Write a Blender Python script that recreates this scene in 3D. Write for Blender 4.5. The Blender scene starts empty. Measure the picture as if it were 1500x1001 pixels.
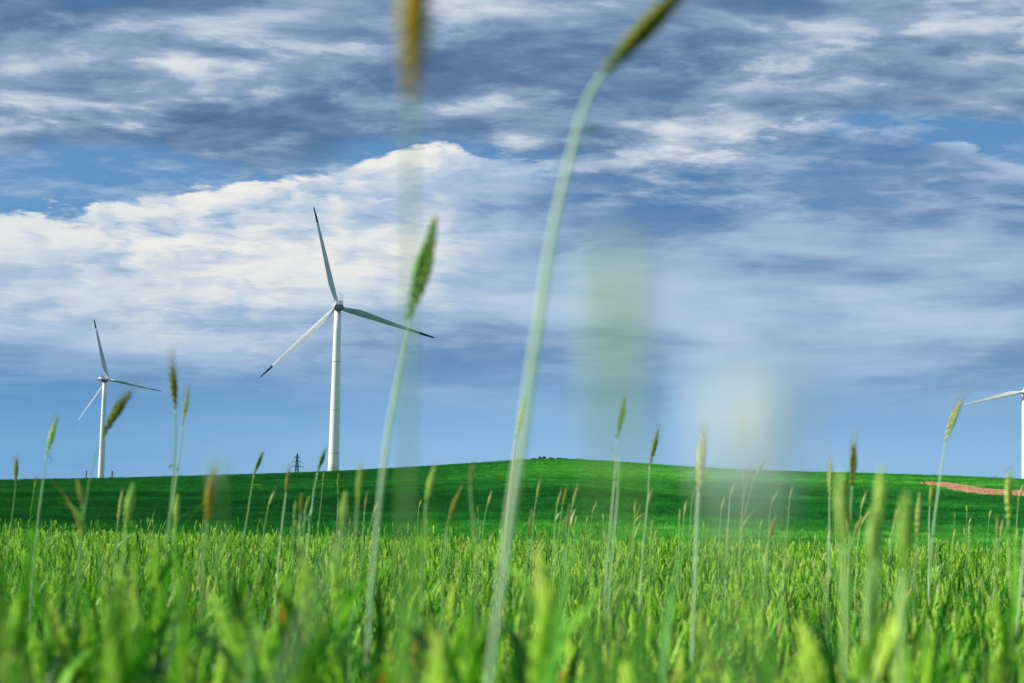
import bpy, bmesh, math, random
import numpy as np
from mathutils import Vector, Matrix

random.seed(11)
rng = np.random.default_rng(7)
SC = bpy.context.scene
COL = SC.collection
R = math.radians
PI = math.pi

# ------------------------------------------------------------------ camera
FPX, CX, CY = 2083.3, 750.0, 500.5            # 50 mm lens on a 36 mm frame, photograph pixels
PITCH, ROLL = R(4.5), R(1.0)
EYE = Vector((0.0, 0.0, 0.86))                # above the soil at the camera
F = Vector((0, math.cos(PITCH), math.sin(PITCH)))
RT0 = Vector((1, 0, 0)); UP0 = Vector((0, -math.sin(PITCH), math.cos(PITCH)))
RT = RT0 * math.cos(ROLL) + UP0 * math.sin(ROLL)
UP = UP0 * math.cos(ROLL) - RT0 * math.sin(ROLL)

def ray(X, Y):
    return F * FPX + RT * (X - CX) + UP * (CY - Y)

def at(X, Y, d):                              # the place seen at a picture point, d metres ahead
    v = ray(X, Y)
    return EYE + v * (d / v.y)

def uv(X, Y):                                 # azimuth and tangent of elevation of a sight line
    v = ray(X, Y)
    return math.atan2(v.x, v.y), v.z / math.hypot(v.x, v.y)

cam_data = bpy.data.cameras.new('camera')
cam = bpy.data.objects.new('camera', cam_data)
COL.objects.link(cam)
cam_data.lens = 50; cam_data.sensor_width = 36
cam_data.clip_start = 0.01; cam_data.clip_end = 20000
M = Matrix((RT, UP, -F)).transposed().to_4x4()
M.translation = EYE
cam.matrix_world = M
cam_data.dof.use_dof = True
cam_data.dof.focus_distance = 60
cam_data.dof.aperture_fstop = 5.0
SC.camera = cam

# ------------------------------------------------------------------ sun, exposure, sky
SUN_EL, SUN_B = R(30), R(5)                  # from the left, a little behind the camera
sun_dir = Vector((-math.cos(SUN_B) * math.cos(SUN_EL), -math.sin(SUN_B) * math.cos(SUN_EL), math.sin(SUN_EL)))
sl = bpy.data.lights.new('sun', 'SUN'); sl.energy = 5.0; sl.angle = R(0.53); sl.color = (1.0, 0.93, 0.80)
so = bpy.data.objects.new('sun', sl); COL.objects.link(so)
so.rotation_euler = (-sun_dir).to_track_quat('-Z', 'Y').to_euler()
SC.view_settings.view_transform = 'Standard'
SC.view_settings.look = 'None'
SC.view_settings.exposure = 0.42
SC.view_settings.gamma = 1.0
SC.view_settings.use_curve_mapping = False
SC.render.engine = 'CYCLES'
SC.cycles.use_denoising = True
SC.cycles.max_bounces = 4
SC.cycles.diffuse_bounces = 2
SC.cycles.transmission_bounces = 3
SC.cycles.transparent_max_bounces = 4
SC.cycles.sample_clamp_indirect = 4.0

class G:
    """Small wrapper so that shader maths can be written as expressions."""
    def __init__(s, nt, sock): s.nt, s.s = nt, sock
    def _m(s, op, o=None, o2=None, rev=False):
        n = s.nt.nodes.new('ShaderNodeMath'); n.operation = op
        ins = [s, o, o2] if not rev else [o, s, o2]
        for i, v in enumerate(ins):
            if v is None: continue
            if isinstance(v, G): s.nt.links.new(v.s, n.inputs[i])
            else: n.inputs[i].default_value = v
        return G(s.nt, n.outputs[0])
    def __add__(s, o): return s._m('ADD', o)
    __radd__ = __add__
    def __mul__(s, o): return s._m('MULTIPLY', o)
    __rmul__ = __mul__
    def __sub__(s, o): return s._m('SUBTRACT', o)
    def __rsub__(s, o): return s._m('SUBTRACT', o, rev=True)
    def __truediv__(s, o): return s._m('DIVIDE', o)
    def __rtruediv__(s, o): return s._m('DIVIDE', o, rev=True)
    def pow(s, o): return s._m('POWER', o)
    def max(s, o): return s._m('MAXIMUM', o)
    def min(s, o): return s._m('MINIMUM', o)
    def clamp(s): return s.max(0.0).min(1.0)
    def abs(s): return s._m('ABSOLUTE')
    def exp(s): return s._m('EXPONENT')
    def smooth(s, a, b):
        n = s.nt.nodes.new('ShaderNodeMapRange'); n.interpolation_type = 'SMOOTHSTEP'
        s.nt.links.new(s.s, n.inputs[0]); n.inputs[1].default_value = a; n.inputs[2].default_value = b
        return G(s.nt, n.outputs[0])
    def curve(s, pts, lo, hi):
        n = s.nt.nodes.new('ShaderNodeFloatCurve')
        t = ((s - lo) * (1.0 / (hi - lo))).clamp()
        s.nt.links.new(t.s, n.inputs['Value'])
        c = n.mapping.curves[0]
        P = sorted(((x - lo) / (hi - lo), y) for x, y in pts)
        P = [(0.0, P[0][1])] + P + [(1.0, P[-1][1])]
        while len(c.points) < len(P): c.points.new(0.5, 0.5)
        for p, q in zip(c.points, P): p.location = q; p.handle_type = 'AUTO'
        n.mapping.update()
        return G(s.nt, n.outputs[0])

def comb(nt, x, y, z=0.0):
    n = nt.nodes.new('ShaderNodeCombineXYZ')
    for i, v in enumerate((x, y, z)):
        if isinstance(v, G): nt.links.new(v.s, n.inputs[i])
        else: n.inputs[i].default_value = v
    return n.outputs[0]

def noise(nt, vec, scale, detail=6, rough=0.55, dist=0.0, lac=2.0):
    n = nt.nodes.new('ShaderNodeTexNoise')
    n.inputs['Scale'].default_value = scale; n.inputs['Detail'].default_value = detail
    n.inputs['Roughness'].default_value = rough; n.inputs['Distortion'].default_value = dist
    n.inputs['Lacunarity'].default_value = lac
    if vec is not None: nt.links.new(vec, n.inputs['Vector'])
    return G(nt, n.outputs['Fac'])

def billow(nt, x, y, scale, detail=2.6, rough=0.55):
    """Rounded heaps: 1 at the crown of a puff, lower between puffs."""
    n = nt.nodes.new('ShaderNodeTexVoronoi'); n.voronoi_dimensions = '2D'; n.feature = 'SMOOTH_F1'
    n.inputs['Scale'].default_value = scale; n.inputs['Detail'].default_value = detail
    n.inputs['Roughness'].default_value = rough; n.inputs['Smoothness'].default_value = 0.6
    n.normalize = True
    nt.links.new(comb(nt, x, y), n.inputs['Vector'])
    return 1.0 - G(nt, n.outputs['Distance'])

def mixc(nt, fac, a, b, mode='MIX'):
    n = nt.nodes.new('ShaderNodeMix'); n.data_type = 'RGBA'; n.blend_type = mode
    if isinstance(fac, G): nt.links.new(fac.s, n.inputs[0])
    else: n.inputs[0].default_value = fac
    for k, v in ((6, a), (7, b)):
        if isinstance(v, (tuple, list)): n.inputs[k].default_value = (*v[:3], 1)
        else: nt.links.new(v, n.inputs[k])
    return n.outputs[2]

def make_world():
    w = bpy.data.worlds.new('World'); SC.world = w; w.use_nodes = True
    nt = w.node_tree; nt.nodes.clear()
    out = nt.nodes.new('ShaderNodeOutputWorld'); bg = nt.nodes.new('ShaderNodeBackground')
    STR = 0.09
    bg.inputs[1].default_value = STR
    nt.links.new(bg.outputs[0], out.inputs[0])
    sky = nt.nodes.new('ShaderNodeTexSky'); sky.sky_type = 'NISHITA'; sky.sun_disc = False
    sky.sun_elevation = SUN_EL; sky.sun_rotation = math.atan2(sun_dir.x, sun_dir.y)
    sky.altitude = 200; sky.air_density = 1.0; sky.dust_density = 0.3; sky.ozone_density = 3.0
    tc = nt.nodes.new('ShaderNodeTexCoord')
    sx = nt.nodes.new('ShaderNodeSeparateXYZ'); nt.links.new(tc.outputs['Generated'], sx.inputs[0])
    x, y, z = (G(nt, sx.outputs[i]) for i in range(3))
    hz = (x * x + y * y).pow(0.5).max(0.02)
    v = (z / hz).max(-0.02).min(3.0)
    u = x._m('ARCTAN2', y)
    k = 0.11
    zz = z.max(0.0) + k
    px, py = x / zz, y / zz
    P = comb(nt, px, py)
    c = lambda *rgb: tuple(q / STR / 2 ** SC.view_settings.exposure for q in rgb)
    lin = lambda r, g, b: c(*(((q / 255) / 12.92 if q / 255 < 0.04045 else ((q / 255 + 0.055) / 1.055) ** 2.4) for q in (r, g, b)))
    UV = lambda pts: [uv(*p) for p in pts]
    # cloud shapes on the cloud plane, and the same a step towards the sun for relief
    n1 = noise(nt, comb(nt, px * 0.50 + 2.0, py * 0.95), 0.95, 4, 0.5, 0.3)
    n2 = noise(nt, comb(nt, px * 0.72 + 7.3, py - 2.1), 2.9, 7, 0.56, 0.25)
    n2s = noise(nt, comb(nt, px * 0.72 + 7.3 - 0.05, py - 2.1 - 0.09), 2.9, 7, 0.56, 0.25)
    n7 = noise(nt, comb(nt, px * 0.9 + 1.3, py * 1.1 + 5.0), 9.0, 5, 0.62, 0.2)
    relief = n2 - n2s
    # layered streaks low in the sky
    n3 = noise(nt, comb(nt, u * 2.4 + 3.1, v * 21.0), 1.0, 6, 0.56, 0.5)
    n4 = noise(nt, comb(nt, u * 7.0, v * 48.0), 1.0, 5, 0.6, 0.4)
    # billows for the cumulus edge, nearly upright
    wx, wy = (n4 - 0.5) * 1.6 + (n2 - 0.5) * 1.6, (n7 - 0.5) * 1.2 + (n2 - 0.5) * 1.2
    bu, bv = u * 22.0 + wx, v * 46.0 + wy
    n5 = billow(nt, bu, bv, 1.0) * 1.5 - 0.55
    n5s = billow(nt, bu - 0.25, bv + 0.34, 1.0) * 1.5 - 0.55
    bp = billow(nt, px * 3.0 + (n2 - 0.5) * 1.5, py * 3.6 + (n7 - 0.5) * 1.5, 1.0, 2)
    bps = billow(nt, px * 3.0 + (n2 - 0.5) * 1.5 - 0.22, py * 3.6 + (n7 - 0.5) * 1.5 - 0.30, 1.0, 2)
    n6 = noise(nt, comb(nt, u * 6.0 + 1.7, v * 15.0), 1.0, 6, 0.58, 0.3)
    eT = u.curve(UV([(-250, 240), (0, 222), (100, 212), (250, 226), (350, 246), (450, 246), (560, 214), (700, 212), (800, 240), (950, 255), (1100, 215), (1200, 186), (1300, 178), (1400, 186), (1500, 196), (1750, 210)]), -0.6, 0.6)
    eC = u.curve(UV([(-250, 315), (0, 306), (100, 304), (200, 294), (280, 284), (340, 274), (372, 267), (420, 257), (480, 250), (560, 228), (640, 226), (700, 235), (800, 238), (900, 225), (1000, 200), (1100, 178), (1200, 178), (1300, 193), (1400, 214), (1500, 242), (1750, 260)]), -0.6, 0.6)
    # ---- clear sky
    base = mixc(nt, 0.62, sky.outputs[0], lin(62, 130, 188))
    lowf = (v + (n3 - 0.5) * 0.02).curve([(0.0, 0.0), (0.04, 0.45), (0.09, 0.85), (0.14, 1.0)], 0.0, 0.4)
    low = mixc(nt, (lowf + u.smooth(0.0, -0.35) * 0.55).clamp(), lin(140, 186, 226), lin(94, 150, 200))
    base = mixc(nt, v.smooth(0.12, 0.18), low, base)
    # ---- lower layer: streaks and the lit bank
    dC = eC - v + (n5 - 0.5) * 0.022 + (n6 - 0.5) * 0.040
    mC = dC.smooth(-0.001, 0.005) * v.smooth(0.01, 0.09)
    lit_u = u.curve([(uv(X, 300)[0], q) for X, q in ((-400, 0.62), (0, 0.72), (150, 0.82), (330, 1.0), (560, 1.0), (660, 0.80), (760, 0.42), (860, 0.22), (1000, 0.16), (1150, 0.40), (1500, 0.42), (1800, 0.45))], -0.8, 0.8)
    thick = u.curve([(uv(X, 300)[0], q) for X, q in ((-400, 0.05), (0, 0.048), (200, 0.055), (400, 0.078), (620, 0.07), (720, 0.035), (850, 0.018), (1150, 0.013), (1500, 0.014))], -0.8, 0.8)
    fall = ((dC.max(0.0) / thick) * -1.0).exp()
    streak = (n3 - 0.5) * 2.6 + (n4 - 0.5) * 1.3
    tone = lit_u * fall * 0.80 + streak * (0.62 - 0.34 * fall) + (n6 - 0.5) * 1.1 + (n5 - n5s) * 0.9 * (fall + 0.12) + (n5 - 0.5) * 0.35 * fall + v.curve([(0.05, 0.30), (0.085, 0.48), (0.13, 0.52), (0.16, 0.40), (0.19, 0.18), (0.22, 0.10), (0.25, 0.14)], 0.0, 0.4)
    tone = tone - u.smooth(-0.02, 0.10) * u.smooth(0.42, 0.28) * v.smooth(0.135, 0.175) * 0.22 * (1.0 - fall)
    tone = tone.max(-0.3).min(1.6)
    colC = mixc(nt, tone.curve([(-0.3, 0.0), (0.1, 0.22), (0.5, 0.8), (0.8, 1.0)], -0.5, 1.6), lin(76, 121, 170), lin(170, 194, 221))
    colC = mixc(nt, tone.curve([(0.45, 0.0), (0.75, 0.42), (1.15, 1.0)], -0.5, 1.6) * (lit_u * 1.1).clamp(), colC, lin(240, 239, 234))
    col = mixc(nt, mC * (0.45 + 0.55 * (tone * 1.0 + fall + 0.75).clamp()), base, colC)
    wisp = (n2 * 0.6 + n7 * 0.4).smooth(0.46, 0.64) * v.smooth(0.14, 0.18) * 0.7
    col = mixc(nt, wisp, col, lin(176, 196, 222))
    # thin layers right down to the horizon
    col = mixc(nt, ((n3 - 0.5) * 3.2 + (n4 - 0.5) * 1.4 + 0.12).clamp() * v.smooth(0.14, 0.09) * 0.5, col, lin(150, 188, 222))
    # ---- upper deck
    dT = v - eT + (n2 - 0.5) * 0.05 + (n1 - 0.5) * 0.03 + (n7 - 0.5) * 0.018 + (bp - 0.7) * 0.012
    mT = dT.smooth(-0.004, 0.012)
    edge = (dT.max(0.0) * -17.0).exp()
    tT = (n1 - 0.5) * 1.3 + (n2 - 0.5) * 1.9 + (n7 - 0.5) * 0.9 + relief * 2.0 + (bp - bps) * 0.55 + (bp - 0.7) * 0.5 + 0.47 - edge * u.smooth(0.06, -0.10) * 0.42
    colT = mixc(nt, tT.curve([(-0.5, 0.0), (0.0, 0.22), (0.5, 0.72), (0.9, 1.0)], -0.5, 1.5), lin(72, 107, 149), lin(155, 179, 206))
    colT = mixc(nt, tT.curve([(0.45, 0.0), (0.7, 0.25), (1.4, 1.0)], -0.5, 1.5), colT, lin(226, 229, 234))
    thin = (n2 * 0.7 + n7 * 0.3).smooth(0.28, 0.42)
    col = mixc(nt, mT * (0.6 + 0.4 * thin), col, colT)
    nt.links.new(col, bg.inputs[0])
    w.cycles.sampling_method = 'MANUAL'; w.cycles.sample_map_resolution = 512
make_world()

# ------------------------------------------------------------------ helpers
def lerp(a, b, t): return a + (b - a) * t

def tag(o, label=None, cat=None, group=None, kind=None):
    if label: o['label'] = label
    if cat: o['category'] = cat
    if group: o['group'] = group
    if kind: o['kind'] = kind
    return o

def link(o, parent=None):
    COL.objects.link(o)
    if parent is not None: o.parent = parent
    return o

def empty(name, loc):
    o = bpy.data.objects.new(name, None); o.empty_display_size = 0.1
    o.location = loc
    return link(o)

class MB:
    """Collects vertices and faces of one mesh."""
    def __init__(s): s.v, s.f, s.m = [], [], []
    def face(s, pts, mi=0):
        b = len(s.v); s.v += [tuple(p) for p in pts]; s.f.append(tuple(range(b, b + len(pts)))); s.m.append(mi)
    def rings(s, rings, mi=0, cap=True):
        b = len(s.v); n = len(rings[0])
        for r in rings: s.v += [tuple(p) for p in r]
        for i in range(len(rings) - 1):
            for j in range(n):
                k = (j + 1) % n
                s.f.append((b + i * n + j, b + i * n + k, b + (i + 1) * n + k, b + (i + 1) * n + j)); s.m.append(mi)
        if cap:
            s.f.append(tuple(b + j for j in reversed(range(n)))); s.m.append(mi)
            s.f.append(tuple(b + (len(rings) - 1) * n + j for j in range(n))); s.m.append(mi)
    def tube(s, pts, rad, n=6, mi=0):
        pts = [Vector(p) for p in pts]; rr = []
        prev = None
        for i, p in enumerate(pts):
            t = (pts[min(i + 1, len(pts) - 1)] - pts[max(i - 1, 0)])
            t = t.normalized() if t.length > 1e-9 else Vector((0, 0, 1))
            if prev is None:
                a = t.orthogonal().normalized()
            else:
                a = (prev - t * prev.dot(t)).normalized()
            prev = a; b_ = t.cross(a)
            r = rad[i] if hasattr(rad, '__len__') else rad
            rr.append([p + (a * math.cos(q) + b_ * math.sin(q)) * r for q in (2 * math.pi * j / n for j in range(n))])
        s.rings(rr, mi)
    def box(s, lo, hi, mi=0, mat=None):
        x0, y0, z0 = lo; x1, y1, z1 = hi
        p = [Vector(q) for q in ((x0, y0, z0), (x1, y0, z0), (x1, y1, z0), (x0, y1, z0), (x0, y0, z1), (x1, y0, z1), (x1, y1, z1), (x0, y1, z1))]
        if mat is not None: p = [mat @ q for q in p]
        b = len(s.v); s.v += [tuple(q) for q in p]
        for f in ((3, 2, 1, 0), (4, 5, 6, 7), (0, 1, 5, 4), (1, 2, 6, 5), (2, 3, 7, 6), (3, 0, 4, 7)):
            s.f.append(tuple(b + i for i in f)); s.m.append(mi)
    def bar(s, a, b, w, mi=0):
        a, b = Vector(a), Vector(b); d = b - a
        q = d.to_track_quat('Z', 'Y').to_matrix().to_4x4(); q.translation = a
        s.box((-w / 2, -w / 2, 0), (w / 2, w / 2, d.length), mi, q)
    def mesh(s, name, mats, smooth=True):
        me = bpy.data.meshes.new(name)
        me.from_pydata(s.v, [], s.f)
        for m in (mats if isinstance(mats, (list, tuple)) else [mats]): me.materials.append(m)
        me.polygons.foreach_set('material_index', s.m)
        me.polygons.foreach_set('use_smooth', [smooth] * len(s.f))
        me.update()
        return me
    def build(s, name, mats, parent=None, smooth=True):
        return link(bpy.data.objects.new(name, s.mesh(name, mats, smooth)), parent)

def catmull(pts, n):
    """Smooth curve through uneven points: tangents kept in step with the shorter neighbour, so it never overshoots."""
    pts = [Vector(p) for p in pts]
    d = [(b - a) for a, b in zip(pts, pts[1:])]
    ln = [max(1e-9, q.length) for q in d]
    tan = []
    for i in range(len(pts)):
        if i == 0: tan.append(d[0] / ln[0])
        elif i == len(pts) - 1: tan.append(d[-1] / ln[-1])
        else:
            w = ln[i - 1] + ln[i]
            tan.append((d[i - 1] / ln[i - 1] * ln[i] + d[i] / ln[i] * ln[i - 1]) / w)
    out = []
    for i in range(len(d)):
        m0, m1 = tan[i] * ln[i], tan[i + 1] * ln[i]
        for j in range(n):
            t = j / n; t2 = t * t; t3 = t2 * t
            out.append(pts[i] * (2 * t3 - 3 * t2 + 1) + m0 * (t3 - 2 * t2 + t) + pts[i + 1] * (3 * t2 - 2 * t3) + m1 * (t3 - t2))
    out.append(pts[-1])
    return out

# ------------------------------------------------------------------ materials
MATS = {}
def plain(name, col, rough=0.6, spec=0.3, var=0.0, nscale=8.0, metal=0.0):
    if name in MATS: return MATS[name]
    m = bpy.data.materials.new(name); m.use_nodes = True; nt = m.node_tree
    b = nt.nodes['Principled BSDF']
    b.inputs['Roughness'].default_value = rough; b.inputs['Metallic'].default_value = metal
    b.inputs['Specular IOR Level'].default_value = spec
    tc = nt.nodes.new('ShaderNodeTexCoord')
    n = noise(nt, tc.outputs['Object'], nscale, 5, 0.6)
    dark = tuple(q * (1 - var) for q in col)
    nt.links.new(mixc(nt, n.smooth(0.3, 0.7), dark, col), b.inputs['Base Color'])
    MATS[name] = m
    return m

def plant(name, cols, trans=0.35, rough=0.5, spec=0.25, nscale=60.0, through=(1.25, 1.35, 0.6)):
    """Leafy stuff: colour picked per plant and mottled, light passes through."""
    m = bpy.data.materials.new(name); m.use_nodes = True; nt = m.node_tree; nt.nodes.clear()
    out = nt.nodes.new('ShaderNodeOutputMaterial')
    b = nt.nodes.new('ShaderNodeBsdfPrincipled'); tr = nt.nodes.new('ShaderNodeBsdfTranslucent')
    b.inputs['Roughness'].default_value = rough; b.inputs['Specular IOR Level'].default_value = spec
    oi = nt.nodes.new('ShaderNodeObjectInfo')
    ramp = nt.nodes.new('ShaderNodeValToRGB'); ramp.color_ramp.interpolation = 'LINEAR'
    els = ramp.color_ramp.elements
    while len(els) < len(cols): els.new(0.5)
    for i, cc in enumerate(cols):
        els[i].position = i / max(1, len(cols) - 1); els[i].color = (*cc, 1)
    tc = nt.nodes.new('ShaderNodeTexCoord')
    n = noise(nt, tc.outputs['Object'], nscale, 3, 0.6)
    fac = (G(nt, oi.outputs['Random']) * 0.9 + (n - 0.5) * 1.1 + 0.05).clamp()
    nt.links.new(fac.s, ramp.inputs[0])
    nt.links.new(ramp.outputs[0], b.inputs['Base Color'])
    tcol = mixc(nt, 1.0, ramp.outputs[0], through, 'MULTIPLY')
    nt.links.new(tcol, tr.inputs[0])
    mx = nt.nodes.new('ShaderNodeMixShader'); mx.inputs[0].default_value = trans
    nt.links.new(b.outputs[0], mx.inputs[1]); nt.links.new(tr.outputs[0], mx.inputs[2])
    nt.links.new(mx.outputs[0], out.inputs[0])
    MATS[name] = m
    return m

LEAF = plant('wheat_leaf', [(0.004, 0.06, 0.004), (0.014, 0.14, 0.006), (0.07, 0.34, 0.012), (0.32, 0.66, 0.06)], 0.30)
CEAR = plant('wheat_ear', [(0.10, 0.38, 0.02), (0.30, 0.62, 0.04), (0.50, 0.80, 0.08), (0.70, 0.84, 0.18)], 0.38, 0.6, nscale=120)
CSTEM = plant('wheat_stem', [(0.05, 0.22, 0.03), (0.20, 0.44, 0.12)], 0.2)
DRY = plant('dry_leaf', [(0.50, 0.30, 0.08), (0.62, 0.46, 0.16)], 0.3)
STEM = plant('tall_stem', [(0.26, 0.50, 0.17), (0.42, 0.62, 0.28)], 0.25, 0.4, 0.4)
PSTEM = plant('pale_stem', [(0.48, 0.72, 0.44), (0.66, 0.83, 0.60)], 0.35, 0.4, 0.4, 25.0, (1.1, 1.15, 1.05))
LSTEM = plant('light_stem', [(0.34, 0.60, 0.16), (0.48, 0.70, 0.26)], 0.3)
WHITESTEM = plant('bleached_tip', [(0.80, 0.90, 0.92), (0.86, 0.94, 0.95)], 0.5, 0.5, 0.3, 25.0, (1.1, 1.1, 1.1))
OSTEM = plant('straw_stem', [(0.55, 0.44, 0.18), (0.65, 0.50, 0.24)], 0.2)
EAR = {
    'green': plant('ear_green', [(0.14, 0.42, 0.03), (0.34, 0.60, 0.09)], 0.4, 0.6, nscale=260),
    'olive': plant('ear_olive', [(0.14, 0.24, 0.015), (0.46, 0.48, 0.08)], 0.28, 0.6, nscale=260),
    'yellow': plant('ear_yellow', [(0.50, 0.42, 0.02), (0.78, 0.60, 0.06)], 0.4, 0.6, nscale=260),
    'gold': plant('ear_gold', [(0.36, 0.46, 0.05), (0.60, 0.60, 0.13)], 0.4, 0.6, nscale=260),
    'pale': plant('ear_pale', [(0.50, 0.74, 0.18), (0.68, 0.84, 0.32)], 0.45, 0.6, nscale=260),
    'straw': plant('ear_straw', [(0.52, 0.66, 0.22), (0.76, 0.80, 0.42)], 0.42, 0.6, nscale=260),
    'brown': plant('ear_brown', [(0.36, 0.42, 0.09), (0.60, 0.54, 0.20)], 0.35, 0.6, nscale=260),
}
AWN = plant('awn', [(0.30, 0.28, 0.12), (0.44, 0.40, 0.20)], 0.2)

def shaded_crop_colour(nt):
    """Colour of the standing crop, by where it grows: sown strips, with cloud shade painted in as darker green."""
    ge = nt.nodes.new('ShaderNodeNewGeometry')
    sx = nt.nodes.new('ShaderNodeSeparateXYZ'); nt.links.new(ge.outputs['Position'], sx.inputs[0])
    x, y = G(nt, sx.outputs[0]), G(nt, sx.outputs[1])
    big = noise(nt, comb(nt, x * 0.010, y * 0.022), 1.0, 5, 0.55, 0.6)
    row = noise(nt, comb(nt, x * 0.030, y * 0.16), 1.0, 5, 0.6, 0.3)
    fine = noise(nt, comb(nt, x * 0.9, y * 0.9), 1.0, 4, 0.6)
    band = noise(nt, comb(nt, x * 0.006 + 3.0, y * 0.045 + x * 0.006), 1.0, 4, 0.55, 0.3)
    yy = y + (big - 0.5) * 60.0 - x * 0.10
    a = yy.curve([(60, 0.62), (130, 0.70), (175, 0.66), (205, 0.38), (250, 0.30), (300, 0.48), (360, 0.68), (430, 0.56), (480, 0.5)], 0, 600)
    ratio = (x / y.max(30.0)).curve([(-0.40, -0.0), (-0.28, 0.0), (-0.15, 0.10), (-0.03, 0.55), (0.05, 0.88), (0.14, 1.0), (0.22, 0.85), (0.4, 0.8)], -0.6, 0.6)  # cloud shade put into the crop colour, darkest towards the left
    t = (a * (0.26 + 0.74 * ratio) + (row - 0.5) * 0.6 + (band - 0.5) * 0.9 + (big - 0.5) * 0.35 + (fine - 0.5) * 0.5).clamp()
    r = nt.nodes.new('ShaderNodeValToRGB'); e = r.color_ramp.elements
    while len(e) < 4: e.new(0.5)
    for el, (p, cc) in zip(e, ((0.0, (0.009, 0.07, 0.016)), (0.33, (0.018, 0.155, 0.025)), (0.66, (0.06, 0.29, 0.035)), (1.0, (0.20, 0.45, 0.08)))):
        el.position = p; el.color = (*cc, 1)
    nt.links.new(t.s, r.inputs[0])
    return r.outputs[0], x, y

def ground_material():
    m = bpy.data.materials.new('crop_ground'); m.use_nodes = True; nt = m.node_tree
    b = nt.nodes['Principled BSDF']; b.inputs['Roughness'].default_value = 0.95; b.inputs['Specular IOR Level'].default_value = 0.05
    colr, x, y = shaded_crop_colour(nt)
    fine = noise(nt, comb(nt, x * 3.0, y * 3.0), 1.0, 5, 0.65)
    soil = mixc(nt, fine.smooth(0.35, 0.65), (0.03, 0.028, 0.015), (0.06, 0.075, 0.022))
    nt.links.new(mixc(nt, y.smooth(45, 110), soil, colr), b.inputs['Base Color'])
    bp = nt.nodes.new('ShaderNodeBump'); bp.inputs['Strength'].default_value = 0.7; bp.inputs['Distance'].default_value = 0.25
    nt.links.new(fine.s, bp.inputs['Height']); nt.links.new(bp.outputs[0], b.inputs['Normal'])
    return m

def far_crop_material():
    m = bpy.data.materials.new('far_crop'); m.use_nodes = True; nt = m.node_tree; nt.nodes.clear()
    out = nt.nodes.new('ShaderNodeOutputMaterial')
    d = nt.nodes.new('ShaderNodeBsdfDiffuse'); tr = nt.nodes.new('ShaderNodeBsdfTranslucent')
    colr, x, y = shaded_crop_colour(nt)
    oi = nt.nodes.new('ShaderNodeObjectInfo')
    k = G(nt, oi.outputs['Random']) * 0.9 + 0.9
    n = nt.nodes.new('ShaderNodeVectorMath'); n.operation = 'SCALE'
    nt.links.new(colr, n.inputs[0]); nt.links.new(k.s, n.inputs['Scale'])
    nt.links.new(n.outputs[0], d.inputs[0]); nt.links.new(n.outputs[0], tr.inputs[0])
    mx = nt.nodes.new('ShaderNodeMixShader'); mx.inputs[0].default_value = 0.3
    nt.links.new(d.outputs[0], mx.inputs[1]); nt.links.new(tr.outputs[0], mx.inputs[2]); nt.links.new(mx.outputs[0], out.inputs[0])
    return m

# ------------------------------------------------------------------ the land
HC = 0.72                                          # height of the standing crop
CREST = 450.0
_hz = [(-300, 709), (0, 704), (100, 702), (200, 700), (300, 697), (400, 694), (500, 690), (600, 684.5), (700, 678), (760, 673.5), (800, 672), (850, 673), (900, 676), (1000, 683), (1100, 688.5), (1200, 691.5), (1300, 694), (1400, 697.5), (1500, 702), (1800, 714)]
_A = np.array([ray(*p).x / ray(*p).y for p in _hz]); _E = np.array([ray(*p).z / ray(*p).y for p in _hz])
_NY = np.array([-400, -60, 0, 2, 3, 5, 7, 10, 15, 20, 25, 32, 45, 80, 120.])
_NZ = np.array([2.0, 0.9, -0.14, -0.285, -0.37, -0.52, -0.65, -0.81, -1.03, -1.24, -1.52, -2.05, -3.3, -5.6, -7.7])

def crop_top(x, y):                                # height of the crop's top over the eye
    x = np.asarray(x, float); y = np.asarray(y, float)
    a = x / np.maximum(y, 60.0)
    E = np.interp(a, _A, _E)
    near = np.interp(np.minimum(y, 120), _NY, _NZ)
    t = np.clip((y - 120) / (CREST - 120), 0, 1)
    ang = -0.0642 + (E + 0.0642) * (1 - (1 - t) ** 1.7)
    far = ang * np.minimum(y, CREST)
    over = np.maximum(y - CREST, 0)
    far = far - over * (0.045 * over / (over + 60))
    w = np.clip((y - 80) / 40, 0, 1); w = w * w * (3 - 2 * w)
    z = near * (1 - w) + far * w
    lump = 0.35 * np.sin(x * 0.021 + 1.3) * np.sin(y * 0.028 + 0.5) + 0.15 * np.sin(x * 0.06 + y * 0.05)
    z = z + lump * np.clip((y - 130) / 100, 0, 1) * np.clip((430 - y) / 60, 0, 1)
    z = z + 0.02 * np.sin(x * 0.9 + 0.4) * np.sin(y * 0.7) * np.clip((60 - y) / 30, 0, 1)
    return z

def ground_z(x, y):
    return crop_top(x, y) - HC + EYE.z

def build_land():
    ys = np.concatenate([np.linspace(-400, -20, 20), np.linspace(-15, 40, 90), np.linspace(42, 130, 40), np.linspace(134, 480, 110), np.linspace(490, 1500, 50), np.linspace(1600, 6000, 20)])
    ts = np.linspace(-1, 1, 181)
    V = []
    for y in ys:
        W = max(60.0, 0.9 * y + 60)
        xs = ts * W
        zs = ground_z(xs, np.full_like(xs, y))
        V += list(zip(xs.tolist(), [float(y)] * len(xs), zs.tolist()))
    n = len(ts); Fc = []
    for i in range(len(ys) - 1):
        for j in range(n - 1):
            a = i * n + j
            Fc.append((a, a + 1, a + n + 1, a + n))
    me = bpy.data.meshes.new('ground'); me.from_pydata(V, [], Fc)
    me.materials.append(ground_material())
    me.polygons.foreach_set('use_smooth', [True] * len(Fc)); me.update()
    o = link(bpy.data.objects.new('ground', me))
    tag(o, 'rolling green crop land rising to a low hill', 'ground', kind='structure')
build_land()

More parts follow.
